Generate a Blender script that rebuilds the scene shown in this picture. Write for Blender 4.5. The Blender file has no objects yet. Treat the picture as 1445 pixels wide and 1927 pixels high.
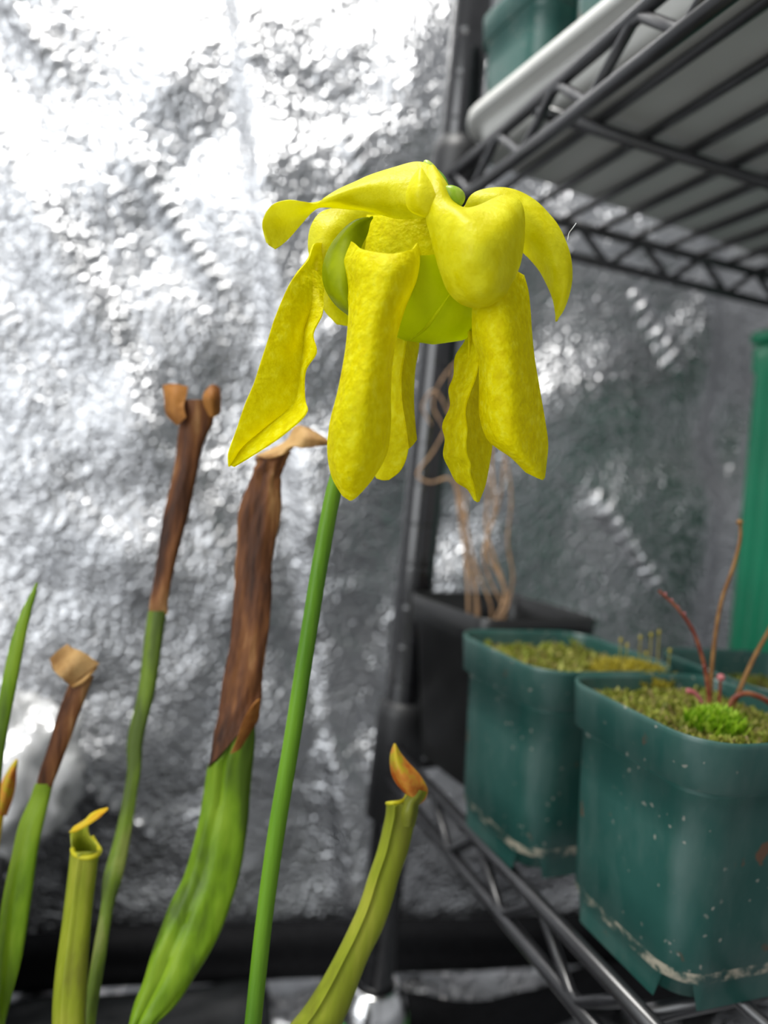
import bpy, math, random
import numpy as np
from mathutils import Matrix, Vector, noise as mnoise

random.seed(7)
rng = np.random.default_rng(11)
scene = bpy.context.scene
COL = scene.collection

# ------------------------------------------------------------------ camera
FPX, IW, IH, CAMH = 1336.0, 1445.0, 1927.0, 0.40
YAW, PITCH, ROLL = [math.radians(a) for a in (20.37, 2.26, 5.6)]
cf = np.array([math.sin(YAW)*math.cos(PITCH), math.cos(YAW)*math.cos(PITCH), -math.sin(PITCH)])
_r0 = np.array([math.cos(YAW), -math.sin(YAW), 0.0])
_u0 = np.cross(_r0, cf)
cr = math.cos(ROLL)*_r0 + math.sin(ROLL)*_u0
cu = -math.sin(ROLL)*_r0 + math.cos(ROLL)*_u0
CPOS = np.array([0.0, 0.0, CAMH])

def ray(x, y):
    return ((x-IW/2)*cr - (y-IH/2)*cu)/FPX + cf
def P(x, y, d):
    return CPOS + ray(x, y)*d
def onz(x, y, z):
    q = ray(x, y); return CPOS + q*((z-CAMH)/q[2])

cam_data = bpy.data.cameras.new('camera')
cam = bpy.data.objects.new('camera', cam_data)
COL.objects.link(cam)
M = Matrix.Identity(4)
for i in range(3):
    M[i][0], M[i][1], M[i][2], M[i][3] = cr[i], cu[i], -cf[i], CPOS[i]
cam.matrix_world = M
cam_data.sensor_fit = 'VERTICAL'
cam_data.sensor_height = 9.8
cam_data.sensor_width = 9.8*IW/IH
cam_data.lens = FPX/IH*9.8
cam_data.clip_start = 0.005
cam_data.dof.use_dof = True
cam_data.dof.focus_distance = 0.183
cam_data.dof.aperture_fstop = cam_data.lens/3.7
scene.camera = cam

# ------------------------------------------------------------------ world, lights, exposure
world = bpy.data.worlds.new('world'); scene.world = world
world.use_nodes = True
bg = world.node_tree.nodes['Background']
bg.inputs[0].default_value = (0.93, 0.96, 1.0, 1)
bg.inputs[1].default_value = 0.31

def area(name, loc, target, size, energy, color=(1, 1, 1)):
    ld = bpy.data.lights.new(name, 'AREA')
    ld.shape = 'RECTANGLE'; ld.size, ld.size_y = size
    ld.energy = energy; ld.color = color
    o = bpy.data.objects.new(name, ld); COL.objects.link(o)
    o.location = loc
    o.rotation_euler = (Vector(target)-Vector(loc)).to_track_quat('-Z', 'Y').to_euler()
    return o
area('grow_lamp', (-0.10, 0.26, 1.25), (0.02, 0.30, 0.3), (0.30, 0.30), 7.0, (1.0, 0.98, 0.94))
area('tent_door_daylight', (-1.0, -0.25, 0.75), (0.2, 0.35, 0.4), (0.8, 1.2), 9.0, (0.95, 0.98, 1.0))

vs = scene.view_settings
vs.view_transform = 'Standard'; vs.look = 'None'; vs.gamma = 1.0
vs.use_curve_mapping = False
vs.exposure = 0.40

# ------------------------------------------------------------------ helpers
def tag(o, label, cat, group=None):
    o['label'] = label; o['category'] = cat
    if group: o['group'] = group
    return o
def empty(name, loc=(0, 0, 0), rot=(0, 0, 0)):
    o = bpy.data.objects.new(name, None); COL.objects.link(o)
    o.location = loc; o.rotation_euler = rot; o.empty_display_size = 0.01
    return o
def mesh_obj(name, verts, faces, mat, parent=None, smooth=True):
    me = bpy.data.meshes.new(name)
    me.from_pydata([tuple(map(float, v)) for v in verts], [], faces)
    me.update()
    if smooth:
        me.polygons.foreach_set('use_smooth', [True]*len(me.polygons))
    o = bpy.data.objects.new(name, me); COL.objects.link(o)
    if mat: me.materials.append(mat)
    if parent: o.parent = parent
    return o
def struct(o):
    o['kind'] = 'structure'; return o
class MB:
    def __init__(s): s.v = []; s.f = []
    def add(s, v, f):
        n = len(s.v); s.v += [tuple(map(float, q)) for q in v]; s.f += [tuple(i+n for i in q) for q in f]
        return s
    def obj(s, name, mat, parent=None, smooth=True):
        return mesh_obj(name, s.v, s.f, mat, parent, smooth)

def crom(pts, n):
    """smooth cubic through points along axis 0 (non-uniform spacing), n samples per span."""
    p = np.asarray(pts, float); k = len(p)
    d = np.array([np.linalg.norm(p[i+1]-p[i]) for i in range(k-1)])
    d = np.maximum(d, 1e-9)**0.8
    t = np.concatenate([[0], np.cumsum(d)])
    m = np.zeros_like(p)
    for i in range(k):
        if i == 0: m[i] = (p[1]-p[0])/d[0]
        elif i == k-1: m[i] = (p[-1]-p[-2])/d[-1]
        else:
            a, b = (p[i]-p[i-1])/d[i-1], (p[i+1]-p[i])/d[i]
            m[i] = (a*d[i]+b*d[i-1])/(d[i]+d[i-1])
    out = []
    for i in range(k-1):
        h = d[i]
        for j in range(n):
            s = j/n
            out.append((2*s**3-3*s*s+1)*p[i]+(s**3-2*s*s+s)*h*m[i]+(-2*s**3+3*s*s)*p[i+1]+(s**3-s*s)*h*m[i+1])
    out.append(p[-1])
    return np.array(out)

def tube(path, radii, seg=10, caps=True):
    path = np.asarray(path, float); n = len(path)
    if np.isscalar(radii): radii = [radii]*n
    v = []; f = []
    prev = None
    for i in range(n):
        t = path[min(i+1, n-1)]-path[max(i-1, 0)]
        t = t/(np.linalg.norm(t)+1e-12)
        if prev is None:
            a = np.array([0, 0, 1.0]) if abs(t[2]) < 0.9 else np.array([1.0, 0, 0])
            prev = np.cross(t, a)
        nrm = prev - t*np.dot(prev, t); nrm /= np.linalg.norm(nrm)+1e-12
        b = np.cross(t, nrm); prev = nrm
        for k in range(seg):
            a = 2*math.pi*k/seg
            v.append(path[i]+radii[i]*(math.cos(a)*nrm+math.sin(a)*b))
    for i in range(n-1):
        for k in range(seg):
            k2 = (k+1) % seg
            f.append((i*seg+k, i*seg+k2, (i+1)*seg+k2, (i+1)*seg+k))
    if caps:
        f.append(tuple(range(seg-1, -1, -1)))
        f.append(tuple((n-1)*seg+k for k in range(seg)))
    return v, f

def grid_faces(nr, nc, wrap=False):
    f = []
    for i in range(nr-1):
        for j in range(nc if wrap else nc-1):
            j2 = (j+1) % nc
            f.append((i*nc+j, i*nc+j2, (i+1)*nc+j2, (i+1)*nc+j))
    return f

def rsq(hw, r, z, nc=8):
    """rounded square ring"""
    r = min(r, hw*0.999); out = []
    for q in range(4):
        cx = (hw-r)*(1 if q in (0, 3) else -1); cy = (hw-r)*(1 if q in (0, 1) else -1)
        for k in range(nc+1):
            a = math.pi/2*(q+k/nc)
            out.append((cx+r*math.cos(a), cy+r*math.sin(a), z))
    return out

# ------------------------------------------------------------------ material helpers
class NT:
    def __init__(s, name):
        s.m = bpy.data.materials.new(name); s.m.use_nodes = True
        s.t = s.m.node_tree; s.t.nodes.clear()
        s.out = s.t.nodes.new('ShaderNodeOutputMaterial')
    def n(s, typ, **kw):
        nd = s.t.nodes.new('ShaderNode'+typ)
        for k, v in kw.items():
            if k.startswith('i_'):
                key = k[2:]
                key = int(key) if key.isdigit() else key.replace('_', ' ')
                nd.inputs[key].default_value = v
            else: setattr(nd, k, v)
        return nd
    def l(s, a, b): s.t.links.new(a, b)
    def coord(s, scale=(1, 1, 1), kind='Object'):
        tc = s.n('TexCoord'); mp = s.n('Mapping')
        mp.inputs['Scale'].default_value = scale
        s.l(tc.outputs[kind], mp.inputs['Vector']); return mp.outputs[0]
    def noise(s, vec, scale, detail=3, rough=0.5):
        nd = s.n('TexNoise'); nd.inputs['Scale'].default_value = scale
        nd.inputs['Detail'].default_value = detail; nd.inputs['Roughness'].default_value = rough
        s.l(vec, nd.inputs['Vector']); return nd.outputs['Fac']
    def ramp(s, fac, stops):
        nd = s.n('ValToRGB'); e = nd.color_ramp.elements
        while len(e) < len(stops): e.new(0.5)
        for el, (p, c) in zip(e, stops):
            el.position = p; el.color = (*c, 1) if len(c) == 3 else c
        s.l(fac, nd.inputs[0]); return nd.outputs[0]
    def bump(s, h, strength, dist):
        nd = s.n('Bump'); nd.inputs['Strength'].default_value = strength
        nd.inputs['Distance'].default_value = dist
        s.l(h, nd.inputs['Height']); return nd.outputs[0]
    def mix(s, fac, a, b):
        nd = s.n('Mix', data_type='RGBA')
        if isinstance(fac, float): nd.inputs[0].default_value = fac
        else: s.l(fac, nd.inputs[0])
        for k, v in ((6, a), (7, b)):
            if isinstance(v, tuple): nd.inputs[k].default_value = (*v, 1)
            else: s.l(v, nd.inputs[k])
        return nd.outputs[2]
    def bsdf(s, color, rough=0.5, metal=0.0, normal=None, spec=0.5):
        b = s.n('BsdfPrincipled')
        if isinstance(color, tuple): b.inputs['Base Color'].default_value = (*color, 1)
        else: s.l(color, b.inputs['Base Color'])
        if isinstance(rough, float): b.inputs['Roughness'].default_value = rough
        else: s.l(rough, b.inputs['Roughness'])
        b.inputs['Metallic'].default_value = metal
        b.inputs['Specular IOR Level'].default_value = spec
        if normal is not None: s.l(normal, b.inputs['Normal'])
        return b
    def done(s, shader):
        s.l(shader.outputs[0], s.out.inputs[0]); return s.m

def mat_plain(name, color, rough=0.5, metal=0.0, var=0.12, scale=60, bump=0.0, spec=0.5):
    t = NT(name); c = t.coord()
    n = t.noise(c, scale, 4)
    col = t.ramp(n, [(0.3, tuple(x*(1-var) for x in color)), (0.7, tuple(min(1, x*(1+var)) for x in color))])
    nr = t.bump(n, bump, 0.001) if bump else None
    return t.done(t.bsdf(col, rough, metal, nr, spec))

def mat_leaf(name, stops, scale=90, transl=0.45, rough=0.4, bump=0.25, bscale=700, stretch=(1, 1, 1), spec=0.3, tcol=None):
    """thin translucent plant tissue"""
    t = NT(name); c = t.coord(stretch)
    n = t.noise(c, scale, 4, 0.55)
    col = t.ramp(n, [(0.5+(p-0.5)*0.5, c_) for p, c_ in stops])
    bn = t.noise(c, bscale, 3, 0.6)
    nr = t.bump(bn, bump, 0.0006)
    b = t.bsdf(col, rough, 0, nr, spec)
    tr = t.n('BsdfTranslucent')
    if tcol: tr.inputs[0].default_value = (*tcol, 1)
    else: t.l(col, tr.inputs[0])
    t.l(nr, tr.inputs['Normal'])
    mx = t.n('MixShader'); mx.inputs[0].default_value = transl
    t.l(b.outputs[0], mx.inputs[1]); t.l(tr.outputs[0], mx.inputs[2])
    return t.done(mx)

# ------------------------------------------------------------------ materials
def mat_mylar():
    t = NT('mylar_film'); c = t.coord()
    v = t.n('TexVoronoi'); v.inputs['Scale'].default_value = 250; t.l(c, v.inputs['Vector'])
    v.feature = 'SMOOTH_F1'
    n = t.noise(c, 60, 4, 0.6)
    b1 = t.bump(v.outputs['Distance'], 1.0, 0.0025)
    b2 = t.n('Bump'); b2.inputs['Strength'].default_value = 0.25; b2.inputs['Distance'].default_value = 0.002
    t.l(n, b2.inputs['Height']); t.l(b1, b2.inputs['Normal'])
    col = t.ramp(t.noise(c, 9, 4), [(0.3, (0.47, 0.48, 0.50)), (0.7, (0.57, 0.57, 0.58))])
    return t.done(t.bsdf(col, 0.33, 1.0, b2.outputs[0]))
MYLAR = mat_mylar()

def mat_petal():
    t = NT('yellow_petal'); c = t.coord()
    n = t.noise(c, 430, 4, 0.6)
    big = t.noise(c, 60, 2)
    col = t.ramp(n, [(0.36, (0.76, 0.66, 0.0)), (0.52, (0.90, 0.83, 0.001)), (0.66, (0.98, 0.95, 0.04))])
    col = t.mix(t.ramp(big, [(0.35, (0, 0, 0)), (0.7, (0.35, 0.35, 0.35))]), col, (0.70, 0.70, 0.01))
    w = t.noise(c, 620, 2, 0.5)
    nr = t.bump(w, 0.75, 0.0008)
    b = t.bsdf(col, 0.55, 0, nr, 0.12)
    tr = t.n('BsdfTranslucent'); tr.inputs[0].default_value = (0.98, 0.92, 0.0, 1)
    mx = t.n('MixShader'); mx.inputs[0].default_value = 0.5
    t.l(b.outputs[0], mx.inputs[1]); t.l(tr.outputs[0], mx.inputs[2])
    return t.done(mx)
PETAL = mat_petal()
SEPAL = mat_leaf('yellow_sepal', [(0.3, (0.80, 0.74, 0.002)), (0.7, (0.93, 0.90, 0.03))], 200, 0.5, 0.45, 0.45, 600, spec=0.3, tcol=(0.95, 0.92, 0.003))
STYLE = mat_leaf('green_yellow_style', [(0.3, (0.64, 0.68, 0.0)), (0.7, (0.76, 0.78, 0.005))], 120, 0.55, 0.5, 0.2, 300, spec=0.12, tcol=(0.80, 0.90, 0.0))
STYLE_G = mat_leaf('green_style_lobe', [(0.3, (0.36, 0.44, 0.002)), (0.7, (0.46, 0.54, 0.005))], 120, 0.45, 0.45, 0.15, 300, spec=0.15)
BRACT = mat_leaf('pale_green_bract', [(0.3, (0.36, 0.56, 0.03)), (0.7, (0.58, 0.72, 0.12))], 200, 0.35, 0.3, 0.2, 400)
STALK = mat_leaf('green_stalk', [(0.3, (0.10, 0.25, 0.012)), (0.7, (0.17, 0.36, 0.02))], 100, 0.2, 0.4, 0.2, 900, (1, 1, 0.12))
LEAFG = mat_leaf('green_pitcher', [(0.25, (0.09, 0.16, 0.012)), (0.5, (0.19, 0.34, 0.012)), (0.75, (0.30, 0.46, 0.03))], 70, 0.3, 0.35, 0.25, 500, (1, 1, 0.25))
LEAFD = mat_leaf('dull_green_pitcher', [(0.3, (0.10, 0.15, 0.025)), (0.55, (0.19, 0.29, 0.03)), (0.75, (0.30, 0.36, 0.08))], 90, 0.2, 0.45, 0.3, 500, (1, 1, 0.2))
LEAFY = mat_leaf('yellow_green_pitcher', [(0.25, (0.26, 0.28, 0.03)), (0.5, (0.36, 0.42, 0.03)), (0.75, (0.50, 0.52, 0.06))], 80, 0.35, 0.35, 0.2, 500, (1, 1, 0.2))
YLIP = mat_leaf('yellow_lip', [(0.3, (0.66, 0.60, 0.02)), (0.7, (0.78, 0.74, 0.05))], 120, 0.4, 0.4, 0.1, 400)
HOODO = mat_leaf('orange_hood', [(0.30, (0.62, 0.16, 0.02)), (0.5, (0.75, 0.34, 0.05)), (0.7, (0.62, 0.52, 0.03))], 110, 0.4, 0.4, 0.2, 400)
HOODY = mat_leaf('yellow_orange_hood', [(0.30, (0.75, 0.42, 0.02)), (0.7, (0.80, 0.66, 0.03))], 110, 0.45, 0.4, 0.2, 400)
DEAD = mat_leaf('withered_brown', [(0.22, (0.035, 0.013, 0.006)), (0.45, (0.12, 0.042, 0.014)), (0.62, (0.22, 0.085, 0.026)), (0.8, (0.40, 0.21, 0.08))], 130, 0.12, 0.6, 1.0, 420, (1, 1, 0.16))
TAN = mat_leaf('withered_tan', [(0.3, (0.42, 0.22, 0.07)), (0.7, (0.68, 0.44, 0.18))], 90, 0.35, 0.6, 0.5, 420)
RUST = mat_leaf('withered_rust', [(0.3, (0.28, 0.10, 0.02)), (0.7, (0.50, 0.22, 0.05))], 90, 0.35, 0.6, 0.5, 420)

BLACKM = mat_plain('black_enamel', (0.018, 0.018, 0.020), 0.28, 0.0, 0.3, 80, 0.05, 0.9)
POSTM = mat_plain('glossy_black_post', (0.010, 0.010, 0.011), 0.14, 0.0, 0.3, 80, 0.03, 0.9)
SLEEVE = mat_plain('black_plastic_sleeve', (0.015, 0.015, 0.016), 0.45)
BLACKF = mat_plain('black_tent_fabric', (0.008, 0.008, 0.009), 0.75, 0, 0.3, 200, 0.3, 0.12)
WHITETRAY = mat_plain('off_white_plastic', (0.55, 0.55, 0.52), 0.35, 0, 0.06, 20)
POTBLACK = mat_plain('black_pot_plastic', (0.014, 0.014, 0.014), 0.3, 0, 0.3, 40, 0.05)
GREENBIN = mat_plain('emerald_plastic', (0.008, 0.25, 0.12), 0.35, 0, 0.15, 12)
ALU = mat_plain('aluminium', (0.82, 0.82, 0.82), 0.18, 1.0, 0.05, 30)
CANGREEN = mat_plain('green_can_print', (0.10, 0.36, 0.08), 0.3, 0, 0.2, 40)
CANPALE = mat_plain('pale_can_print', (0.72, 0.76, 0.55), 0.3, 0, 0.1, 40)
SOIL = mat_plain('peat_soil', (0.06, 0.04, 0.02), 0.9, 0, 0.6, 400, 1.0)
DRY = mat_plain('dry_straw', (0.36, 0.22, 0.12), 0.7, 0, 0.4, 200)
BAG = mat_plain('white_plastic_film', (0.80, 0.80, 0.80), 0.25, 0.35, 0.05, 30)
TERRA = mat_plain('grey_pot_plastic', (0.05, 0.05, 0.05), 0.45)
LINT = mat_plain('lint', (0.8, 0.8, 0.8), 0.6)

def mat_pot():
    t = NT('teal_pot_plastic'); c = t.coord()
    n = t.noise(c, 25, 4)
    col = t.ramp(n, [(0.3, (0.016, 0.075, 0.062)), (0.7, (0.028, 0.105, 0.088))])
    dust = t.ramp(t.noise(t.coord((1, 1, 0.35)), 40, 5, 0.65), [(0.45, (0, 0, 0)), (0.75, (0.5, 0.5, 0.5))])
    col = t.mix(dust, col, (0.13, 0.19, 0.17))
    # rusty splashes
    sp = t.ramp(t.noise(c, 75, 3, 0.5), [(0.655, (0, 0, 0)), (0.70, (0.85, 0.85, 0.85))])
    col = t.mix(sp, col, (0.16, 0.07, 0.035))
    # pale mineral specks
    nz = t.n('TexNoise'); nz.inputs['Scale'].default_value = 300; t.l(c, nz.inputs['Vector'])
    va = t.n('VectorMath', operation='MULTIPLY_ADD'); va.inputs[1].default_value = (.004, .004, .004)
    t.l(nz.outputs['Color'], va.inputs[0]); t.l(c, va.inputs[2])
    v = t.n('TexVoronoi'); v.inputs['Scale'].default_value = 210; t.l(va.outputs[0], v.inputs['Vector'])
    thr = t.n('Math', operation='LESS_THAN'); thr.inputs[1].default_value = 0.14
    t.l(v.outputs['Distance'], thr.inputs[0])
    gate = t.ramp(t.noise(c, 45, 2), [(0.48, (0, 0, 0)), (0.56, (0.6, 0.6, 0.6))])
    mul = t.n('Math', operation='MULTIPLY'); t.l(thr.outputs[0], mul.inputs[0]); t.l(gate, mul.inputs[1])
    col = t.mix(mul.outputs[0], col, (0.42, 0.40, 0.34))
    # crusty deposit on the foot step
    tc = t.n('TexCoord'); sx = t.n('SeparateXYZ'); t.l(tc.outputs['Object'], sx.inputs[0])
    d = t.n('Math', operation='SUBTRACT'); d.inputs[1].default_value = 0.0115; t.l(sx.outputs[2], d.inputs[0])
    ab = t.n('Math', operation='ABSOLUTE'); t.l(d.outputs[0], ab.inputs[0])
    band = t.n('Math', operation='LESS_THAN'); band.inputs[1].default_value = 0.0022; t.l(ab.outputs[0], band.inputs[0])
    cg = t.ramp(t.noise(c, 130, 5, 0.7), [(0.45, (0, 0, 0)), (0.58, (1, 1, 1))])
    mul2 = t.n('Math', operation='MULTIPLY'); t.l(band.outputs[0], mul2.inputs[0]); t.l(cg, mul2.inputs[1])
    col = t.mix(mul2.outputs[0], col, (0.55, 0.50, 0.38))
    rg = t.ramp(t.noise(c, 30, 3), [(0.3, (0.28, 0.28, 0.28)), (0.7, (0.40, 0.40, 0.40))])
    nr = t.bump(t.noise(c, 300, 4), 0.12, 0.0005)
    b = t.bsdf(col, rg, 0, nr, 0.5)
    tr = t.n('BsdfTranslucent'); tr.inputs[0].default_value = (0.01, 0.25, 0.16, 1)
    mx = t.n('MixShader'); mx.inputs[0].default_value = 0.12
    t.l(b.outputs[0], mx.inputs[1]); t.l(tr.outputs[0], mx.inputs[2])
    return t.done(mx)
POT = mat_pot()

def mat_moss(name, stops):
    t = NT(name); gi = t.n('NewGeometry')
    col = t.ramp(gi.outputs['Random Per Island'], stops)
    b = t.bsdf(col, 0.55, 0, None, 0.3)
    tr = t.n('BsdfTranslucent'); t.l(col, tr.inputs[0])
    mx = t.n('MixShader'); mx.inputs[0].default_value = 0.4
    t.l(b.outputs[0], mx.inputs[1]); t.l(tr.outputs[0], mx.inputs[2])
    return t.done(mx)
MOSS = mat_moss('green_moss', [(0.0, (0.12, 0.14, 0.02)), (0.4, (0.30, 0.36, 0.04)), (0.7, (0.52, 0.52, 0.12)), (1.0, (0.30, 0.21, 0.10))])
MOSSB = mat_moss('bright_moss', [(0.0, (0.14, 0.32, 0.01)), (0.6, (0.32, 0.52, 0.02)), (1.0, (0.50, 0.66, 0.08))])
MOSSG = mat_moss('golden_moss', [(0.0, (0.40, 0.34, 0.03)), (0.5, (0.55, 0.46, 0.05)), (1.0, (0.24, 0.22, 0.05))])
SUNDEW = mat_leaf('red_sundew', [(0.3, (0.22, 0.05, 0.03)), (0.7, (0.36, 0.13, 0.06))], 150, 0.2, 0.35, 0.2, 500)
SUNDEWB = mat_leaf('brown_sundew_stem', [(0.3, (0.22, 0.10, 0.03)), (0.7, (0.34, 0.18, 0.06))], 150, 0.2, 0.4, 0.2, 500)
PINK = mat_leaf('pink_bud', [(0.3, (0.55, 0.16, 0.17)), (0.7, (0.75, 0.30, 0.30))], 300, 0.3, 0.3, 0.1, 500)

# ------------------------------------------------------------------ setting: tent wall, floor, hem
WY0, WK = 0.576, -0.149           # wall line Y = WY0 + WK*X
def wall_at(px, py):
    q = ray(px, py); t = WY0/(q[1]-WK*q[0]); return CPOS+q*t

def fft_noise(shape, cell, scale, power=1.0, aniso=1.0):
    n0, n1 = shape
    f0 = np.fft.fftfreq(n0, cell)[:, None]; f1 = np.fft.fftfreq(n1, cell)[None, :]
    k = np.sqrt((f0*aniso)**2+(f1)**2)*scale
    h = np.fft.ifft2(np.fft.fft2(rng.standard_normal(shape))*np.exp(-(k**2)*power)).real
    return h/h.std()

def build_wall():
    cell = 0.0035
    U0, U1, Z1 = -0.75, 1.0, 1.35
    nu = int((U1-U0)/cell); nz = int(Z1/cell)
    us = np.linspace(U0, U1, nu); zs = np.linspace(0, Z1, nz)
    UU, ZZ = np.meshgrid(us, zs)
    D = 0.0045*fft_noise((nz, nu), cell, 0.11) + 0.0006*fft_noise((nz, nu), cell, 0.030) + 0.00010*fft_noise((nz, nu), cell, 0.011)
    # soft vertical sheet fold
    def crease(p0, p1, w, amp, rungs=0, sharp=1):
        nonlocal D
        a = wall_at(*p0); b = wall_at(*p1)
        a = np.array([a[0], a[2]]); b = np.array([b[0], b[2]])
        L = np.linalg.norm(b-a); t = (b-a)/L; n = np.array([-t[1], t[0]])
        s = (UU-a[0])*t[0]+(ZZ-a[1])*t[1]; q = (UU-a[0])*n[0]+(ZZ-a[1])*n[1]
        env = 1/(1+np.exp(-(s)/0.006))*1/(1+np.exp((s-L)/0.006))
        prof = np.exp(-(q/w)**2)
        if rungs:
            prof = prof*(0.55+0.45*np.sin(s/L*2*np.pi*rungs + q/w*0.8))
        D = D + amp*env*prof
    for p0, p1 in (((0, -15), (95, 115)), ((240, 285), (405, 540)), ((1185, 550), (1265, 690)),
                   ((1115, 935), (1235, 1105)), ((645, 255), (690, 340)), ((170, 1470), (300, 1580))):
        crease(p0, p1, 0.0065, 0.0105, max(3, int(math.dist(p0, p1)/26)))
    # long folds
    def fold(p0, p1, w, amp):
        nonlocal D
        a = wall_at(*p0); b = wall_at(*p1)
        a = np.array([a[0], a[2]]); b = np.array([b[0], b[2]])
        t = (b-a)/np.linalg.norm(b-a); n = np.array([-t[1], t[0]])
        q = (UU-a[0])*n[0]+(ZZ-a[1])*n[1]
        D = D + amp*np.tanh(q/w)*np.exp(-(q/(w*9))**2)
    fold((425, -50), (470, 300), 0.006, 0.006)
    fold((1345, 500), (1330, 1300), 0.012, -0.010)
    fold((500, 1150), (640, 1420), 0.010, -0.006)
    fade = np.clip(ZZ/0.05, 0, 1)
    D *= fade
    nrm = np.array([-WK, 1.0]); nrm = nrm/np.linalg.norm(nrm)
    X = UU - D*nrm[0]; Yv = WY0+WK*UU - D*nrm[1]
    V = np.stack([X, Yv, ZZ], -1).reshape(-1, 3)
    me = bpy.data.meshes.new('wall_back')
    idx = np.arange(nu*nz).reshape(nz, nu)
    F = np.stack([idx[:-1, :-1], idx[:-1, 1:], idx[1:, 1:], idx[1:, :-1]], -1).reshape(-1, 4)
    me.vertices.add(len(V)); me.vertices.foreach_set('co', V.ravel())
    me.loops.add(F.size); me.loops.foreach_set('vertex_index', F.ravel().astype(np.int32))
    me.polygons.add(len(F)); me.polygons.foreach_set('loop_start', np.arange(0, F.size, 4, dtype=np.int32))
    me.update(calc_edges=True); me.validate()
    me.polygons.foreach_set('use_smooth', [True]*len(me.polygons))
    me.materials.append(MYLAR)
    o = bpy.data.objects.new('wall_back', me); COL.objects.link(o)
    struct(o); o['label'] = 'crinkled silver reflective tent wall'
build_wall()

def build_floor():
    n0, n1 = 150, 190
    xs = np.linspace(-0.9, 1.1, n1); ys = np.linspace(-0.55, 0.70, n0)
    D = 0.003*fft_noise((n0, n1), 0.01, 0.05)+0.0015*fft_noise((n0, n1), 0.01, 0.022)
    D -= D.max()
    D = np.clip(D, -0.02, 0)
    v = [(x, y, D[i, j]) for i, y in enumerate(ys) for j, x in enumerate(xs)]
    o = mesh_obj('floor', v, grid_faces(n0, n1), MYLAR)
    struct(o); o['label'] = 'crumpled silver reflective tent floor'
build_floor()

def strip(name, prof, x0, x1, dy, mat, n=120, wob=0.002, seed=0.0):
    """cloth strip swept along the wall line; prof = [(out, z)]"""
    v = []; m = len(prof)
    for i in range(n+1):
        x = x0+(x1-x0)*i/n
        w = wob*(mnoise.noise((x*14, seed, 0))+0.5*mnoise.noise((x*37, seed, 3)))
        for (a, z) in prof:
            v.append((x, WY0+WK*x-dy-a+w*1.5, max(0.0, z+w*(1 if z > 0.004 else 0))))
    return mesh_obj(name, v, grid_faces(n+1, m), mat)
hem = strip('trim_1', [(0.0, 0.0), (0.012, 0.0), (0.013, 0.010), (0.010, 0.019), (0.013, 0.026), (0.011, 0.034), (0.006, 0.037), (-0.004, 0.037)], -0.75, 1.0, 0.012, BLACKF, 160, 0.0012)
struct(hem); hem['label'] = 'black hem along the bottom of the tent wall'
def floor_fold():
    n, m = 120, 13; v = []
    for i in range(n+1):
        x = 0.13+0.75*i/n
        yc = 0.462+0.009*math.sin(x*34+0.5)+0.006*mnoise.noise((x*20, 4, 1))-0.03*(x-0.13)
        w = 0.020+0.010*mnoise.noise((x*16, 9, 2)); w *= min(1, 0.25+i/10)
        for j in range(m):
            s = j/(m-1)*2-1
            v.append((x, yc+w*s, 0.0015+0.016*(1-s*s)**0.7*(0.8+0.5*mnoise.noise((x*24, s*2, 5)))))
    o = mesh_obj('trim_2', v, grid_faces(n+1, m), BLACKF)
    struct(o); o['label'] = 'black fabric fold lying on the tent floor'
floor_fold()
def floor_sheet():
    n0, n1 = 60, 110; v = []
    for i in range(n0):
        for j in range(n1):
            x = -0.62+0.755*j/(n1-1); y = 0.20+0.345*i/(n0-1)-0.10*x
            e = min(i, n0-1-i, j, n1-1-j)
            z = 0.003+0.006*max(0, mnoise.noise((x*22, y*30, 2)))+0.004*abs(mnoise.noise((x*9, y*60, 5)))
            v.append((x+0.006*mnoise.noise((y*20, 1, 1)), y, z if e else 0.0))
    o = mesh_obj('trim_3', v, grid_faces(n0, n1), BLACKS)
    struct(o); o['label'] = 'wrinkled black plastic sheet on the tent floor'
BLACKS = mat_plain('black_plastic_sheet', (0.010, 0.011, 0.012), 0.45, 0, 0.3, 100, 0.2, 0.3)
floor_sheet()

# ------------------------------------------------------------------ wire shelf rack
RX0, RX1, RY1, RY0 = 0.173, 0.80, 0.430, 0.062
rack = empty('wire_shelf_rack', (RX0, RY1, 0))
tag(rack, 'black wire shelving rack with round grooved posts and open wire shelves', 'shelf')
def rk(v):    # to rack space
    return [(q[0]-RX0, q[1]-RY1, q[2]) for q in v]
def put(name, v, f, mat, parent):
    return mesh_obj(name, rk(v), f, mat, parent)
def zig(a, b, zt, zb, phase, per):
    a = np.array(a, float); b = np.array(b, float); L = np.linalg.norm(b-a); t = (b-a)/L
    key = []; s = phase; up = True; ss = []
    while s < L:
        ss.append((s, zt if up else zb)); s += per/2; up = not up
    pts = []
    for (s0, z0), (s1, z1) in zip(ss[:-1], ss[1:]):
        for k, q in ((0.10, 0.06), (0.5, 0.5), (0.90, 0.94)):
            pts.append((*(a+t*(s0+(s1-s0)*k)), z0+(z1-z0)*q))
    return pts
shelf_z = {'up': (0.591, 0.570), 'low': (0.235, 0.214)}
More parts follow.
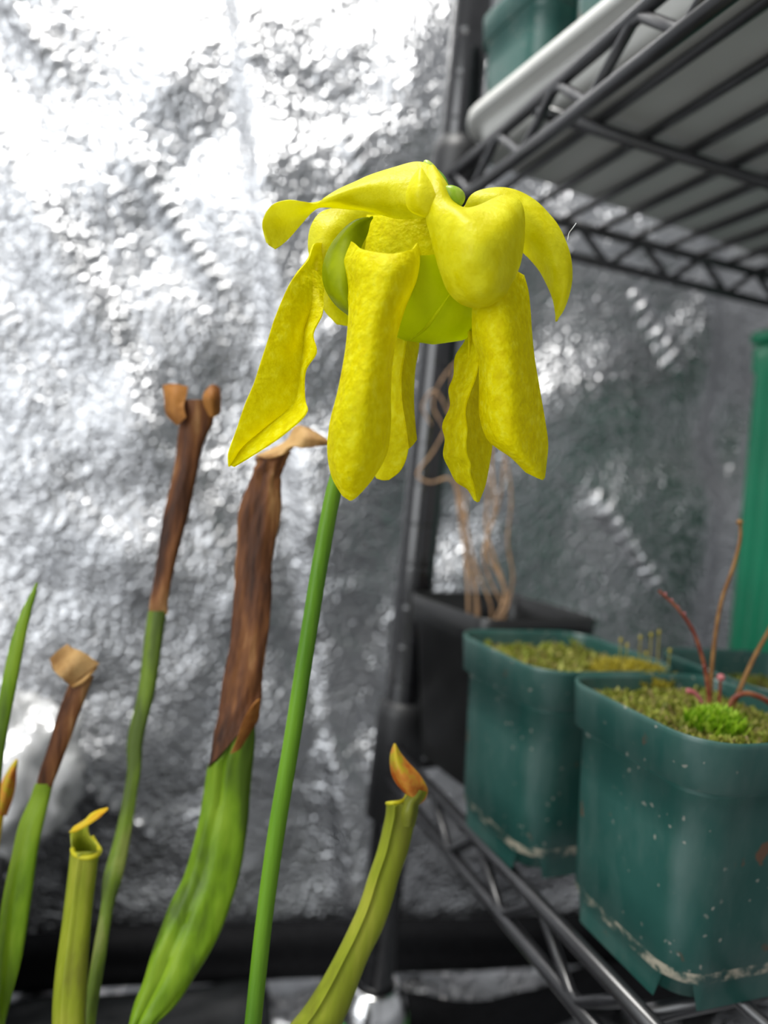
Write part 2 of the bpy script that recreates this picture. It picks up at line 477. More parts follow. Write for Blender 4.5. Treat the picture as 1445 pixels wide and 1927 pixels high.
for key, lab in (('up', 'upper wire shelf seen from below'), ('low', 'lower wire shelf carrying the green pots')):
    zt, zb = shelf_z[key]
    mb = MB()
    for z in (zt, zb):
        r = 0.0034
        ring = [(RX0, RY0), (RX1, RY0), (RX1, RY1), (RX0, RY1)]
        for (x0, y0), (x1, y1) in zip(ring, ring[1:]+ring[:1]):
            mb.add(*tube([(x0, y0, z), (x1, y1, z)], r, 12))
    sh = mesh_obj('wire_shelf', rk(mb.v), mb.f, BLACKM, rack); sh['label'] = lab
    # zigzag bracing on four sides
    for a, b, ph in (((RX0, RY1), (RX0, RY0), 0.028), ((RX0, RY1), (RX1, RY1), 0.0555),
                     ((RX1, RY1), (RX1, RY0), 0.03), ((RX0, RY0), (RX1, RY0), 0.03)):
        put('zigzag_brace', *tube(zig(a, b, zt-0.0008, zb+0.0008, ph, 0.0545), 0.0024, 10), BLACKM, sh)
    x = 0.2104
    base = None
    while x < RX1-0.01:
        if base is None:
            base = put('wire', *tube([(0, RY0, zt+0.0015), (0, RY1, zt+0.0015)], 0.0025, 10), BLACKM, sh)
            base.location = (x, 0, 0)
        else:
            w = base.copy(); COL.objects.link(w); w.parent = sh; w.location = (x, 0, 0)
        x += 0.0295
    for yb in (0.3115, 0.1805):
        put('crossbar', *tube([(RX0, yb, zt-0.003), (RX1, yb, zt-0.003)], 0.0032, 12), BLACKM, sh)

def lathe(prof, seg=28):
    v = []; n = len(prof)
    for (r, z) in prof:
        for k in range(seg):
            a = 2*math.pi*k/seg; v.append((r*math.cos(a), r*math.sin(a), z))
    return v, grid_faces(n, seg, True)
prof = [(0.0, 0.0), (0.0122, 0.0)]
z = 0.02
while z < 1.15:
    prof += [(0.0122, z-0.0022), (0.0122, z-0.0012), (0.0118, z), (0.0122, z+0.0012), (0.0122, z+0.0022)]; z += 0.0254
prof += [(0.0122, 1.16), (0.0, 1.165)]
PXY = (0.1815, 0.4193)
for i, (x, y) in enumerate((PXY, (PXY[0], RY0+0.0107), (RX1-0.0085, PXY[1]), (RX1-0.0085, RY0+0.0107))):
    v, f = lathe(prof)
    post = mesh_obj('post', v, f, POSTM, rack); post.location = (x-RX0, y-RY1, 0)
    for zt, zb in shelf_z.values():
        v, f = lathe([(0.0122, zb-0.030), (0.0175, zb-0.028), (0.0160, zt+0.018), (0.0150, zt+0.026), (0.0122, zt+0.027)])
        mesh_obj('sleeve', v, f, SLEEVE, post)

# ------------------------------------------------------------------ tin can round the post foot
can = empty('tin_can', (PXY[0], PXY[1], 0.0))
can.scale = (1, 1, 1.12)
tag(can, 'small silver can with a green band around the foot of the black post', 'can')
v, f = lathe([(0.0, 0.0), (0.020, 0.0), (0.0235, 0.003), (0.0240, 0.006), (0.0240, 0.040), (0.0235, 0.046), (0.0225, 0.053), (0.0190, 0.060), (0.0165, 0.063), (0.0155, 0.065), (0.0142, 0.0645), (0.0146, 0.060)], 40)
mesh_obj('can_body', v, f, ALU, can)
v, f = lathe([(0.02405, 0.006), (0.0243, 0.008), (0.0243, 0.037), (0.02405, 0.039)], 40)
mesh_obj('printed_label', v, f, CANPALE, can)
v, f = lathe([(0.0243, 0.037), (0.02448, 0.038), (0.02440, 0.0455), (0.0234, 0.0475)], 40)
mesh_obj('green_band', v, f, CANGREEN, can)

# ------------------------------------------------------------------ pots
def pot_mesh(scale=1.0, notch=True, depth=0.0085):
    ring = [(0.0, 0.0300, .012), (0.0055, 0.0304, .012), (0.0110, 0.0309, .012), (0.0118, 0.0316, .0125), (0.03, 0.0326, .0135), (0.055, 0.0339, .0145),
            (0.0742, 0.0349, .0155), (0.0746, 0.0362, .0155), (0.0752, 0.0374, .016), (0.090, 0.0388, .017), (0.0915, 0.0389, .017), (0.0920, 0.0384, .0165),
            (0.0918, 0.0376, .016), (0.090, 0.0372, .016), (0.076, 0.0360, .015), (0.070, 0.0335, .014), (0.004, 0.0290, .011)]
    v = []; nc = 8; per = 4*(nc+1)
    for i, (z, hw, r) in enumerate(ring):
        for k, q in enumerate(rsq(hw, r, z, nc)):
            zz = z
            kk = k % (nc+1)
            if notch and i < 2 and 2 <= kk <= 6: zz = 0.0088 if i == 0 else 0.0092
            v.append((q[0]*scale, q[1]*scale, zz*scale))
    f = grid_faces(len(ring), per, True)
    n = len(v); f.append(tuple(range((len(ring)-1)*per, len(ring)*per)))
    return v, f, None
pv, pf, _ = pot_mesh()
pot_proto = None
def green_pot(loc, rot, label, soil_z=0.084, mat=None):
    global pot_proto
    if pot_proto is None:
        o = mesh_obj('plant_pot', pv, pf, mat or POT); pot_proto = o
    else:
        o = pot_proto.copy(); COL.objects.link(o)
        if mat:
            o.data = o.data.copy(); o.data.materials[0] = mat
    o.location = loc; o.rotation_euler = rot
    tag(o, label, 'pot')
    n = 14; vv = []
    for i in range(n+1):
        for j in range(n+1):
            a, b = -1+2*i/n, -1+2*j/n
            # square to rounded square
            hx = 0.0355; m = max(abs(a), abs(b)); k = 1-0.10*(abs(a*b))**2
            vv.append((a*hx*k, b*hx*k, soil_z+0.0022*mnoise.noise((a*4+loc[0]*90, b*4, loc[1]*70))))
    mesh_obj('soil', vv, grid_faces(n+1, n+1), SOIL, o)
    return o
ZS = shelf_z['low'][0]+0.0041
PA = (0.2085, 0.2000, ZS); PB = (0.2000, 0.2800, ZS); PC = (0.2925, 0.2450, ZS)
potA = green_pot(PA, (0, 0, 0), 'stained teal square pot holding the red sundew and bright green moss')
potB = green_pot(PB, (0, 0, math.radians(2)), 'teal square pot with golden moss on top, in front of the black pot')
potC = green_pot(PC, (0, 0, math.radians(-3)), 'dark teal square pot in front of the tall emerald container', 0.078)

# ------------------------------------------------------------------ upper tray and pots
TZ = shelf_z['up'][0]+0.0041
tray = empty('drip_tray', (0.4030, 0.2640, TZ), (0, 0, math.radians(5)))
tag(tray, 'off-white plastic drip tray on the upper shelf', 'tray')
def rrect(hx, hy, r, z, nc=6):
    out = []
    for q in range(4):
        cx = (hx-r)*(1 if q in (0, 3) else -1); cy = (hy-r)*(1 if q in (0, 1) else -1)
        for k in range(nc+1):
            a = math.pi/2*(q+k/nc); out.append((cx+r*math.cos(a), cy+r*math.sin(a), z))
    return out
HX, HY = 0.215, 0.150
rings = [(-.010, 0.0), (-.006, 0.001), (-.003, 0.006), (.000, 0.024), (.001, 0.0265), (.007, 0.0270), (.0085, 0.0285), (.0085, 0.0370), (.0070, 0.0385), (.0035, 0.0380), (.001, 0.034), (-.003, 0.020), (-.0055, 0.005), (-.009, 0.003)]
v = []
for d, z in rings: v += rrect(HX+d, HY+d, 0.022+d, z*0.6)
per = 28; f = grid_faces(len(rings), per, True)
f.append(tuple(range(per-1, -1, -1))); f.append(tuple(range((len(rings)-1)*per, len(rings)*per)))
mesh_obj('tray_shell', v, f, WHITETRAY, tray)
for x, y, rz, lab in ((0.2120, 0.3690, 5, 'teal square pot in the upper tray beside the black post'),
                      (0.2200, 0.2900, 5, 'teal square pot in the upper tray, second from the black post'),
                      (0.2870, 0.3730, 5, 'teal square pot in the upper tray behind its row')):
    green_pot((x, y, TZ+0.0022), (0, 0, math.radians(rz)), lab).scale = (0.87, 0.87, 0.87)

# ------------------------------------------------------------------ black pot, dead plant
def black_pot():
    o = empty('plant_pot', (0.2145, 0.3645, ZS), (0, 0, math.radians(8)))
    tag(o, 'black square plastic pot standing behind the teal pots', 'pot')
    ring = [(0.0, 0.030, .010), (0.080, 0.0375, .010), (0.0802, 0.0400, .010), (0.096, 0.0412, .010), (0.0968, 0.0405, .010), (0.096, 0.0395, .009), (0.080, 0.0375, .009), (0.004, 0.028, .009)]
    v = []
    for z, hw, r in ring: v += rsq(hw, r, z, 6)
    per = 28; f = grid_faces(len(ring), per, True); f.append(tuple(range((len(ring)-1)*per, len(ring)*per)))
    mesh_obj('pot_shell', v, f, POTBLACK, o)
    n = 10
    vv = [((-1+2*i/n)*0.0355, (-1+2*j/n)*0.0355, 0.072+0.002*mnoise.noise((i*.6, j*.6, 3))) for i in range(n+1) for j in range(n+1)]
    mesh_obj('soil', vv, grid_faces(n+1, n+1), SOIL, o)
black_pot()
dead = empty('dead_plant', (0.2145, 0.3645, ZS+0.07))
tag(dead, 'tangle of dry brown stems rising from the black pot beside the post', 'plant')
def strand(pts, r):
    path = crom([P(*q) for q in pts], 6) - np.array(dead.location)
    v, f = tube(path, [r*(1-0.5*i/len(path)) for i in range(len(path))], 8)
    mesh_obj('dry_stem', v, f, DRY, dead)
for pts, r in (
    ([(905, 1260, .41), (915, 1190, .41), (955, 1140, .41), (940, 1085, .41), (915, 1040, .41), (930, 960, .41), (925, 860, .42), (935, 780, .42)], .0012),
    ([(915, 1260, .41), (930, 1175, .41), (950, 1120, .41), (930, 1050, .41), (915, 1000, .41), (918, 920, .41), (905, 840, .42), (900, 760, .42)], .0011),
    ([(935, 1260, .42), (950, 1160, .42), (965, 1090, .42), (955, 1020, .42), (962, 940, .42), (950, 850, .42), (930, 760, .42)], .0010),
    ([(900, 1260, .42), (925, 1150, .42), (905, 1090, .42), (880, 1010, .42), (878, 930, .42), (885, 830, .42)], .0009),
    ([(925, 1260, .42), (945, 1140, .42), (925, 1100, .42), (910, 1040, .42), (935, 960, .42), (948, 880, .42), (945, 800, .42), (900, 720, .43)], .0010),
    ([(890, 1260, .415), (900, 1150, .42), (880, 1050, .43), (868, 960, .43), (858, 870, .43), (845, 780, .43), (815, 735, .43), (795, 765, .43), (812, 800, .43)], .0009),
    ([(880, 1260, .415), (880, 1100, .42), (866, 980, .43), (846, 900, .43), (808, 908, .43), (786, 896, .43), (815, 850, .43), (845, 790, .43), (850, 700, .43)], .0010),
    ([(892, 1260, .415), (895, 1100, .42), (870, 950, .43), (850, 830, .43), (815, 760, .43), (850, 690, .43), (900, 660, .43)], .0008)):
    strand(pts, r)

# ------------------------------------------------------------------ tall emerald container
def green_bin():
    o = empty('storage_container', (0.492, 0.360, ZS), (0, 0, 0))
    tag(o, 'tall emerald green ribbed plastic container at the back of the lower shelf', 'container')
    def ring(hw, hy, z, ribs=True):
        out = []; n = 48
        for q, (ax, ay, bx, by) in enumerate(((-1, -1, 1, -1), (1, -1, 1, 1), (1, 1, -1, 1), (-1, 1, -1, -1))):
            for k in range(n):
                s = k/n
                x = ax+(bx-ax)*s; y = ay+(by-ay)*s
                nx, ny = (0, -1, 0, 1)[q], (-1, 0, 1, 0)[q]
                nx = (0, 1, 0, -1)[q]
                rb = 0.0022*(math.sin(s*math.pi*8)**2) if ribs else 0
                out.append((x*hw+nx*rb, y*hy+ny*rb, z))
        return out, 4*n
    v = []
    for z, s, rb in ((0, .92, True), (0.27, .99, True), (0.272, 1.02, False), (0.29, 1.03, False), (0.291, 1.0, False), (0.27, .96, False), (0.01, .88, False)):
        r_, per = ring(0.055*s, 0.052*s, z, rb); v += r_
    f = grid_faces(7, per, True); f.append(tuple(range(6*per, 7*per)))
    mesh_obj('container_shell', v, f, GREENBIN, o)
    v = []
    for z, s in ((0.2925, 1.06), (0.300, 1.06), (0.302, 1.03)):
        r_, per = ring(0.055*s, 0.052*s, z, False); v += r_
    f = grid_faces(3, per, True); f.append(tuple(range(per-1, -1, -1))); f.append(tuple(range(2*per, 3*per)))
    mesh_obj('lid', v, f, GREENBIN, o)
green_bin()

# ------------------------------------------------------------------ moss and sundew
def moss(name, label, area_fn, count, hmin, hmax, mat, wid=0.0007):
    v = []; f = []
    for _ in range(count):
        x, y, z = area_fn()
        h = random.uniform(hmin, hmax); a = random.uniform(0, 2*math.pi); lean = random.uniform(0.1, 0.9)*h
        dx, dy = math.cos(a), math.sin(a); w = wid*random.uniform(0.6, 1.4)
        n = len(v)
        v += [(x-dy*w, y+dx*w, z), (x+dy*w, y-dx*w, z), (x+dx*lean*.5+dy*w*1.1, y+dy*lean*.5-dx*w*1.1, z+h*.6), (x+dx*lean*.5-dy*w*1.1, y+dy*lean*.5+dx*w*1.1, z+h*.6), (x+dx*lean, y+dy*lean, z+h)]
        f += [(n, n+1, n+2, n+3), (n+3, n+2, n+4)]
    o = mesh_obj(name, v, f, mat, smooth=False)
    o['kind'] = 'stuff'
    return tag(o, label, 'moss')
def on_pot(p, sz, hw=0.0345, bump=0.0):
    def fn():
        a, b = random.uniform(-1, 1), random.uniform(-1, 1)
        z = p[2]+sz+0.0022*mnoise.noise((a*4+p[0]*90, b*4, p[1]*70))-0.0005
        z += bump*max(0, mnoise.noise((a*5+p[0]*50, b*5, 7)))
        return p[0]+a*hw*(1-.08*b*b*a*a), p[1]+b*hw*(1-.08*b*b*a*a), z
    return fn
def cushion(c, rad, hgt):
    def fn():
        a = random.uniform(0, 2*math.pi); q = math.sqrt(random.random())
        return c[0]+rad*q*math.cos(a), c[1]+rad*q*math.sin(a), c[2]+hgt*(1-q*q)
    return fn
moss('moss', 'olive green moss carpet around the sundew in the stained teal pot', on_pot(PA, 0.084, bump=0.004), 5200, .0015, .004, MOSS)
moss('moss', 'olive moss carpet in the teal pot in front of the black pot', on_pot(PB, 0.084, bump=0.004), 3200, .0015, .004, MOSS)
moss('moss', 'dark moss in the pot in front of the emerald container', on_pot(PC, 0.078), 1800, .0015, .0035, MOSS)
cA = onz(1345, 1372, PA[2]+0.086)
moss('moss', 'bright green tuft of moss at the foot of the sundew', cushion(cA, 0.0095, 0.004), 700, .0022, .0055, MOSSB, .0006)
cB = onz(1190, 1275, PB[2]+0.086)
moss('moss', 'golden cushion of moss on the teal pot in front of the black pot', cushion(cB, 0.018, 0.004), 1500, .0018, .0045, MOSSG, .0006)

dewbase = onz(1338, 1350, PA[2]+0.085)
sundew = empty('sundew_plant', tuple(dewbase))
tag(sundew, 'thin red sundew plant with tall stems growing from bright moss', 'plant')
def dew(name, pts, r0, r1, mat):
    path = crom([P(*q) for q in pts], 8) - dewbase
    n = len(path)
    v, f = tube(path, [r0+(r1-r0)*i/(n-1) for i in range(n)], 10)
    return mesh_obj(name, v, f, mat, sundew), path
dd = float(np.dot(dewbase-CPOS, cf))
def ball(c, r, n=10, sz=(1, 1, 1)):
    v, f = lathe([(r*math.sin(math.pi*i/n)+1e-5, -r*math.cos(math.pi*i/n)) for i in range(n+1)], 14)
    return [(q[0]*sz[0]+c[0], q[1]*sz[1]+c[1], q[2]*sz[2]+c[2]) for q in v], f
l1, p1 = dew('leaf_stem', [(1336, 1350, dd), (1333, 1300, dd), (1322, 1240, dd), (1300, 1180, dd), (1275, 1145, dd), (1240, 1112, dd)], .0010, .0005, SUNDEW)
for k in range(14, len(p1)-1, 3):
    q = p1[k]+np.array([random.uniform(-.0007, .0007), random.uniform(-.0007, .0007), .0006])
    mesh_obj('dew_drop', *ball(q, .00045, 6), PINK, l1)
l2, p2 = dew('flower_stem', [(1338, 1350, dd), (1337, 1300, dd), (1343, 1220, dd), (1358, 1130, dd), (1382, 1060, dd), (1393, 1010, dd), (1393, 985, dd)], .0009, .0006, SUNDEWB)
mesh_obj('flower_bud', *ball(p2[-1]+np.array([-.0004, 0, .0004]), .0012, 8), SUNDEWB, l2)
l3, p3 = dew('leaf_stem', [(1352, 1345, dd), (1354, 1310, dd), (1356, 1275, dd)], .0007, .0005, SUNDEW)
mesh_obj('flower_bud', *ball(p3[-1], .0015, 8), PINK, l3)
dew('flower_stem', [(1375, 1340, dd+.003), (1395, 1290, dd+.003), (1420, 1235, dd+.003), (1450, 1180, dd+.003), (1470, 1130, dd+.003)], .0010, .0006, SUNDEWB)
l4, p4 = dew('leaf_stem', [(1366, 1345, dd), (1380, 1315, dd), (1402, 1305, dd), (1430, 1312, dd), (1460, 1330, dd)], .0008, .0011, SUNDEW)
l5, p5 = dew('leaf_stem', [(1330, 1350, dd), (1318, 1318, dd), (1305, 1303, dd), (1292, 1300, dd)], .0006, .0011, PINK)
# thin moss sporophytes on the golden cushion
spore = empty('moss_sporophyte', tuple(cB))
tag(spore, 'fine pale moss spore stalks rising from the golden cushion', 'moss')
for q in ((1205, 1200), (1225, 1195), (1180, 1215), (1260, 1225), (1168, 1205), (1240, 1190), (1215, 1230)):
    d = float(np.dot(cB-CPOS, cf))
    path = crom([P(q[0]-5, 1272, d), P(q[0]-2, (q[1]+1272)/2, d), P(*q, d)], 5)-cB
    s = mesh_obj('stalk', *tube(path, .00025, 6), MOSSG, spore)
    mesh_obj('capsule', *ball(path[-1], .0007, 6, (1, 1, 1.8)), MOSSG, s)

# ------------------------------------------------------------------ crumpled bag on a black box at the left
box = empty('storage_box', (-0.108, 0.472, 0))
tag(box, 'black plastic box on the floor under the crumpled white bag', 'box')
def bevel_box(hx, hy, z0, z1, r=0.006):
    v = []
    for z, d in ((z0, -.003), (z0+.003, 0), (z1-.003, 0), (z1, -.003)):
        v += rrect(hx+d, hy+d, r, z, 4)
    per = 20; f = grid_faces(4, per, True); f.append(tuple(range(per-1, -1, -1))); f.append(tuple(range(3*per, 4*per)))
    return v, f
mesh_obj('box_body', *bevel_box(0.055, 0.045, 0, 0.125), POTBLACK, box)
mesh_obj('lid', *bevel_box(0.058, 0.048, 0.125, 0.140), POTBLACK, box)
def bag():
    c = np.array(P(12, 1462, .475)); v = []; nr, nc = 34, 56
    for i in range(nr):
        th = math.pi*i/(nr-1)
        for j in range(nc):
            ph = 2*math.pi*j/nc
            d = np.array([math.sin(th)*math.cos(ph), math.sin(th)*math.sin(ph), math.cos(th)])
            k = 1+0.35*mnoise.noise(tuple(d*1.9+np.array([3, 1, 2])))
            k += 0.16*(1-2*abs(mnoise.noise(tuple(d*3.6))))+0.06*(1-2*abs(mnoise.noise(tuple(d*8))))
            v.append(d*k*np.array([.040, .034, .048]))
    o = mesh_obj('plastic_bag', v, grid_faces(nr, nc, True), BAG)
    o.location = c
    tag(o, 'crumpled white plastic bag draped over the black box by the tent wall', 'bag')
bag()

# ------------------------------------------------------------------ the pitcher plant
plant = empty('pitcher_plant', (0.035, 0.215, 0.13))
tag(plant, 'flowering pitcher plant with a nodding yellow flower, green pitchers and withered brown tops', 'plant')
PO = np.array(plant.location)
ppot = empty('plant_pot', (0.035, 0.215, 0.0))
tag(ppot, 'round dark pot on the floor that the pitcher plant grows from', 'pot')
v, f = lathe([(0.0, 0.0), (0.040, 0.0), (0.042, 0.003), (0.053, 0.125), (0.056, 0.126), (0.057, 0.145), (0.054, 0.146), (0.052, 0.125), (0.041, 0.01), (0.0, 0.01)], 40)
mesh_obj('pot_shell', v, f, TERRA, ppot)
v, f = lathe([(0.0, 0.133), (0.02, 0.1345), (0.04, 0.1335), (0.0528, 0.132)], 40)
mesh_obj('soil', v, f, SOIL, ppot)

D0, DK = 0.187, 0.85e-3
def solid(o, th, wn=True):
    m = o.modifiers.new('thickness', 'SOLIDIFY'); m.thickness = th; m.offset = 0
    e = o.modifiers.new('crisp_edges', 'EDGE_SPLIT'); e.split_angle = math.radians(55)
    return o
def patch_vf(rows, n=6, wav=0.0, seed=0.0, d0=None):
    d0 = D0 if d0 is None else d0
    A = np.array([[P(x, y, d0+dz*DK) for (x, y, dz) in r] for r in rows])
    A = crom(A, n)
    A = np.swapaxes(crom(np.swapaxes(A, 0, 1), n), 0, 1)
    nr, nc = A.shape[:2]
    if wav:
        for i in range(nr):
            for j in range(nc):
                e = abs(2*j/(nc-1)-1)**3
                A[i, j] += cf*wav*(0.35+e)*mnoise.noise(tuple(A[i, j]*160+np.array([seed, 0, 0])))
    return A.reshape(-1, 3)-PO, grid_faces(nr, nc)
def patch(name, rows_list, mat, parent, th=0.0004, n=6, wav=0.0006, seed=0.0, d0=None):
    mb = MB()
    for k, rows in enumerate(rows_list): mb.add(*patch_vf(rows, n, wav, seed+k, d0))
    return solid(mb.obj(name, mat, parent), th)

def loft(name, rows, mat, parent, flat=0.5, n=4, seg=22, th=0.0005, lump=0.0, wing=0.0, seed=0.0, cap=False):
    """leaf tube from (y, x_left, x_right, depth) rows, top row first"""
    R = crom(np.array([tuple(r)+(0,)*(5-len(r)) for r in rows], float), n)
    v = []; nr = len(R)
    for i, (y, xl, xr, d, sl) in enumerate(R):
        xc, w = (xl+xr)/2, max(0.2, (xr-xl)/2); wm = w*d/FPX
        for k in range(seg):
            a = 2*math.pi*k/seg
            ca, sa = math.cos(a), math.sin(a)
            q = P(xc+w*ca, y+sl*ca, d-flat*wm*sa)
            if wing: q = q - cf*wing*math.exp(-((ca-wing_pos)/0.13)**2)*(1 if sa > 0 else 0)
            if lump:
                q = q + (-cf*sa + cr*ca)*lump*mnoise.noise((ca*1.5+seed, sa*1.5, i*0.10)) + (-cf*sa+cr*ca)*lump*.5*mnoise.noise((ca*4+seed, sa*4, i*0.22))
            v.append(q-PO)
    f = grid_faces(nr, seg, True)
    if cap: f.append(tuple(range(seg)))
    o = mesh_obj(name, v, f, mat, parent)
    return solid(o, th)
wing_pos = -0.35

def base_rows(rows, bx, bw, d):
    """carry the last row on down to the soil inside the pot"""
    zt = 0.128
    for y in range(1930, 2900, 10):
        if P(bx, y, d)[2] < zt: break
    y0, xl, xr, dd0 = rows[-1]
    ym = (y0+y)/2; s0 = ((rows[-1][1]+rows[-1][2])-(rows[-2][1]+rows[-2][2]))/2/(rows[-1][0]-rows[-2][0])
    xm = ((xl+xr)/2+s0*(ym-y0)*0.6 + bx)/2; wm = ((xr-xl)/2+bw)/2
    return rows+[(ym, xm-wm, xm+wm, (dd0+d)/2), (y, bx-bw, bx+bw, d)]

# --- flower stalk
srows = [(1927, 460, 492, .203), (1700, 485, 517, .203), (1550, 506, 539, .203), (1400, 532, 564, .203), (1200, 564, 595, .204), (1030, 592, 623, .205), (920, 614, 644, .205)]
spath = [P((a+b)/2, y, d) for y, a, b, d in srows[::-1]]
srad = [(b-a)/2*d/FPX for y, a, b, d in srows[::-1]]
top = [(838, 378, .186), (828, 345, .188), (806, 326, .192), (768, 338, .200), (735, 395, .206), (716, 480, .207), (700, 600, .207), (678, 740, .206), (655, 830, .2055)]
for yb in range(1930, 2900, 10):
    if P(420, yb, .215)[2] < .128: break
full = [P(*q) for q in top]+spath+[P(445, (1927+yb)/2, .208), P(420, yb, .215)]
frad = [.0019, .0020, .0020, .0020, .0020, .0020, .0021, .0021, .0021]+srad+[.0026, .0028]
path = crom(full, 6); rad = np.interp(np.linspace(0, 1, len(path)), np.linspace(0, 1, len(frad)), frad)
v, f = tube(path-PO, list(rad), 16)
stalk = mesh_obj('flower_stalk', v, f, STALK, plant)
stalk['label'] = 'tall green stalk with the nodding yellow flower'

petals = {
 'front': [[(662,454,-17),(695,474,-24),(735,479,-26),(768,472,-24),(785,457,-16)],
  [(649,490,-14),(690,497,-26),(730,500,-29),(770,497,-25),(792,484,-13)],
  [(652,535,-13),(690,540,-27),(725,542,-30),(762,540,-25),(788,520,-12)],
  [(657,575,-16),(687,585,-28),(712,588,-30),(740,585,-26),(764,573,-15)],
  [(652,650,-18),(675,650,-28),(698,650,-30),(722,650,-28),(742,650,-19)],
  [(637,735,-19),(662,735,-29),(686,735,-31),(712,735,-28),(734,735,-19)],
  [(621,800,-19),(648,800,-28),(678,800,-30),(708,800,-27),(734,800,-18)],
  [(617,850,-18),(645,852,-27),(673,852,-29),(702,852,-26),(727,852,-17)],
  [(626,898,-17),(645,900,-24),(664,902,-25),(683,903,-23),(702,898,-16)],
  [(645,932,-16),(652,937,-18),(659,941,-18),(666,938,-18),(680,925,-16)]],
 'left': [[(585,472,0),(590,460,2),(600,457,4),(608,458,6),(614,462,8)],
  [(579,488,-3),(584,490,0),(590,492,3),(600,490,4),(610,500,6)],
  [(562,510,-9),(574,510,-5),(588,510,1),(598,520,2),(609,535,5)]],
 'left main': [[(562,510,-9),(574,510,-5),(588,508,0)],
  [(545,535,-12),(567,535,-9),(588,530,-3)],
  [(516,602,-15),(550,600,-12),(585,580,-5)],
  [(498,660,-16),(538,645,-13),(573,618,-6)],
  [(487,694,-16),(528,680,-13),(570,655,-6)],
  [(475,728,-17),(520,712,-14),(567,692,-7)],
  [(463,757,-17),(510,745,-14),(563,728,-8)],
  [(439,825,-17),(490,795,-14),(553,760,-9)],
  [(430,855,-16),(462,830,-14),(500,803,-10)],
  [(430,868,-15),(440,855,-14),(460,836,-11)],
  [(431,878,-14),(432,877,-13),(434,876,-13)]],
 'left flap': [[(588,508,0),(598,515,2),(609,530,4)],
  [(588,530,-3),(598,545,-3),(608,562,-3)],
  [(585,580,-5),(596,584,-7),(606,592,-9)],
  [(573,618,-6),(580,622,-9),(589,629,-11)],
  [(570,655,-6),(582,655,-11),(595,663,-14)],
  [(567,692,-7),(570,692,-9),(575,697,-11)],
  [(563,728,-8),(567,735,-10),(573,748,-13)],
  [(553,760,-9),(568,764,-14),(578,773,-18)],
  [(500,803,-10),(518,808,-16),(533,818,-20)],
  [(460,836,-11),(470,845,-15),(480,854,-18)],
  [(434,876,-13),(437,877,-14),(440,878,-15)]],
 'middle': [[(735,600,14),(748,600,12),(762,600,9)],
  [(725,650,14),(744,650,12),(763,645,8)],
  [(720,710,13),(738,708,11),(754,706,6)],
  [(714,770,12),(736,765,10),(756,763,5)],
  [(708,820,10),(732,820,8),(762,798,4)],
  [(703,860,9),(722,862,7),(768,845,3)],
  [(703,890,7),(718,893,5),(752,887,3)],
  [(708,899,5),(718,903,4),(732,903,3)]],
 'middle side': [[(762,600,9),(775,600,12),(790,600,18)],
  [(763,645,8),(774,646,12),(788,648,18)],
  [(754,706,6),(766,704,10),(780,698,16)],
  [(756,763,5),(766,764,9),(778,762,15)],
  [(762,798,4),(770,802,8),(781,806,13)],
  [(768,845,3),(776,838,6),(784,828,9)]],
 'right back': [[(880,600,-2),(892,600,4),(925,600,12)],
  [(882,650,-3),(905,652,4),(930,650,14)],
  [(880,690,-4),(900,692,4),(928,690,14)],
  [(870,740,-4),(895,740,4),(926,740,14)],
  [(860,790,-5),(890,800,3),(926,800,13)],
  [(858,830,-5),(888,840,2),(926,836,12)],
  [(862,870,-5),(888,878,1),(919,880,10)],
  [(878,905,-4),(892,912,0),(912,914,7)],
  [(892,932,-2),(897,938,0),(905,933,4)],
  [(897,944,-1),(899,945,0),(901,944,1)]],
 'right back flap': [[(880,600,3),(890,600,-2),(902,600,-7)],
  [(876,640,3),(888,645,-2),(902,650,-7)],
  [(857,672,2),(878,680,-3),(899,690,-8)],
  [(854,708,2),(873,712,-3),(893,714,-8)],
  [(845,733,1),(864,738,-4),(884,738,-9)],
  [(848,762,1),(861,765,-4),(875,769,-9)],
  [(833,803,0),(855,808,-5),(878,813,-10)],
  [(838,826,0),(857,830,-5),(876,832,-10)],
  [(835,857,0),(856,858,-5),(878,854,-10)],
  [(846,882,0),(864,878,-4),(885,876,-9)],
  [(858,905,0),(872,902,-4),(884,890,-8)],
  [(880,920,-1),(887,922,-4),(893,918,-6)],
  [(893,941,-2),(895,942,-3),(898,942,-3)]],
 'right': [[(890,560,-10),(920,540,-14),(945,530,-15),(965,512,-12),(985,518,-4)],
  [(889,600,-10),(918,590,-16),(945,585,-18),(975,570,-13),(994,555,-4)],
  [(891,640,-9),(920,640,-17),(950,640,-19),(980,630,-14),(999,615,-5)],
  [(901,670,-8),(928,680,-17),(955,685,-19),(985,680,-14),(1004,672,-5)],
  [(903,730,-7),(930,735,-17),(958,738,-19),(990,735,-14),(1014,730,-5)],
  [(904,784,-6),(932,790,-16),(960,795,-19),(995,795,-14),(1024,790,-5)],
  [(918,826,-6),(942,832,-15),(968,840,-17),(1000,845,-13),(1030,838,-5)],
  [(934,841,-6),(955,850,-13),(980,860,-15),(1005,868,-12),(1028,866,-5)],
  [(962,860,-7),(980,872,-11),(998,880,-12),(1015,885,-10),(1026,884,-6)],
  [(990,888,-8),(1002,894,-9),(1012,899,-9),(1019,903,-8),(1024,899,-7)]],
 'inner': [[(690,405,16),(740,408,9),(790,408,7),(840,405,10)],
  [(690,450,14),(740,450,8),(790,455,6),(840,450,8)],
  [(680,500,14),(740,500,8),(790,500,6),(840,500,8)]],
}
for i, ks in enumerate((('front',), ('left', 'left main', 'left flap'), ('middle', 'middle side'), ('right back', 'right back flap'), ('right',), ('inner',))):
    o = patch('petal', [petals[k] for k in ks], PETAL, stalk, 0.00045, 7, 0.0003, i*3.1)

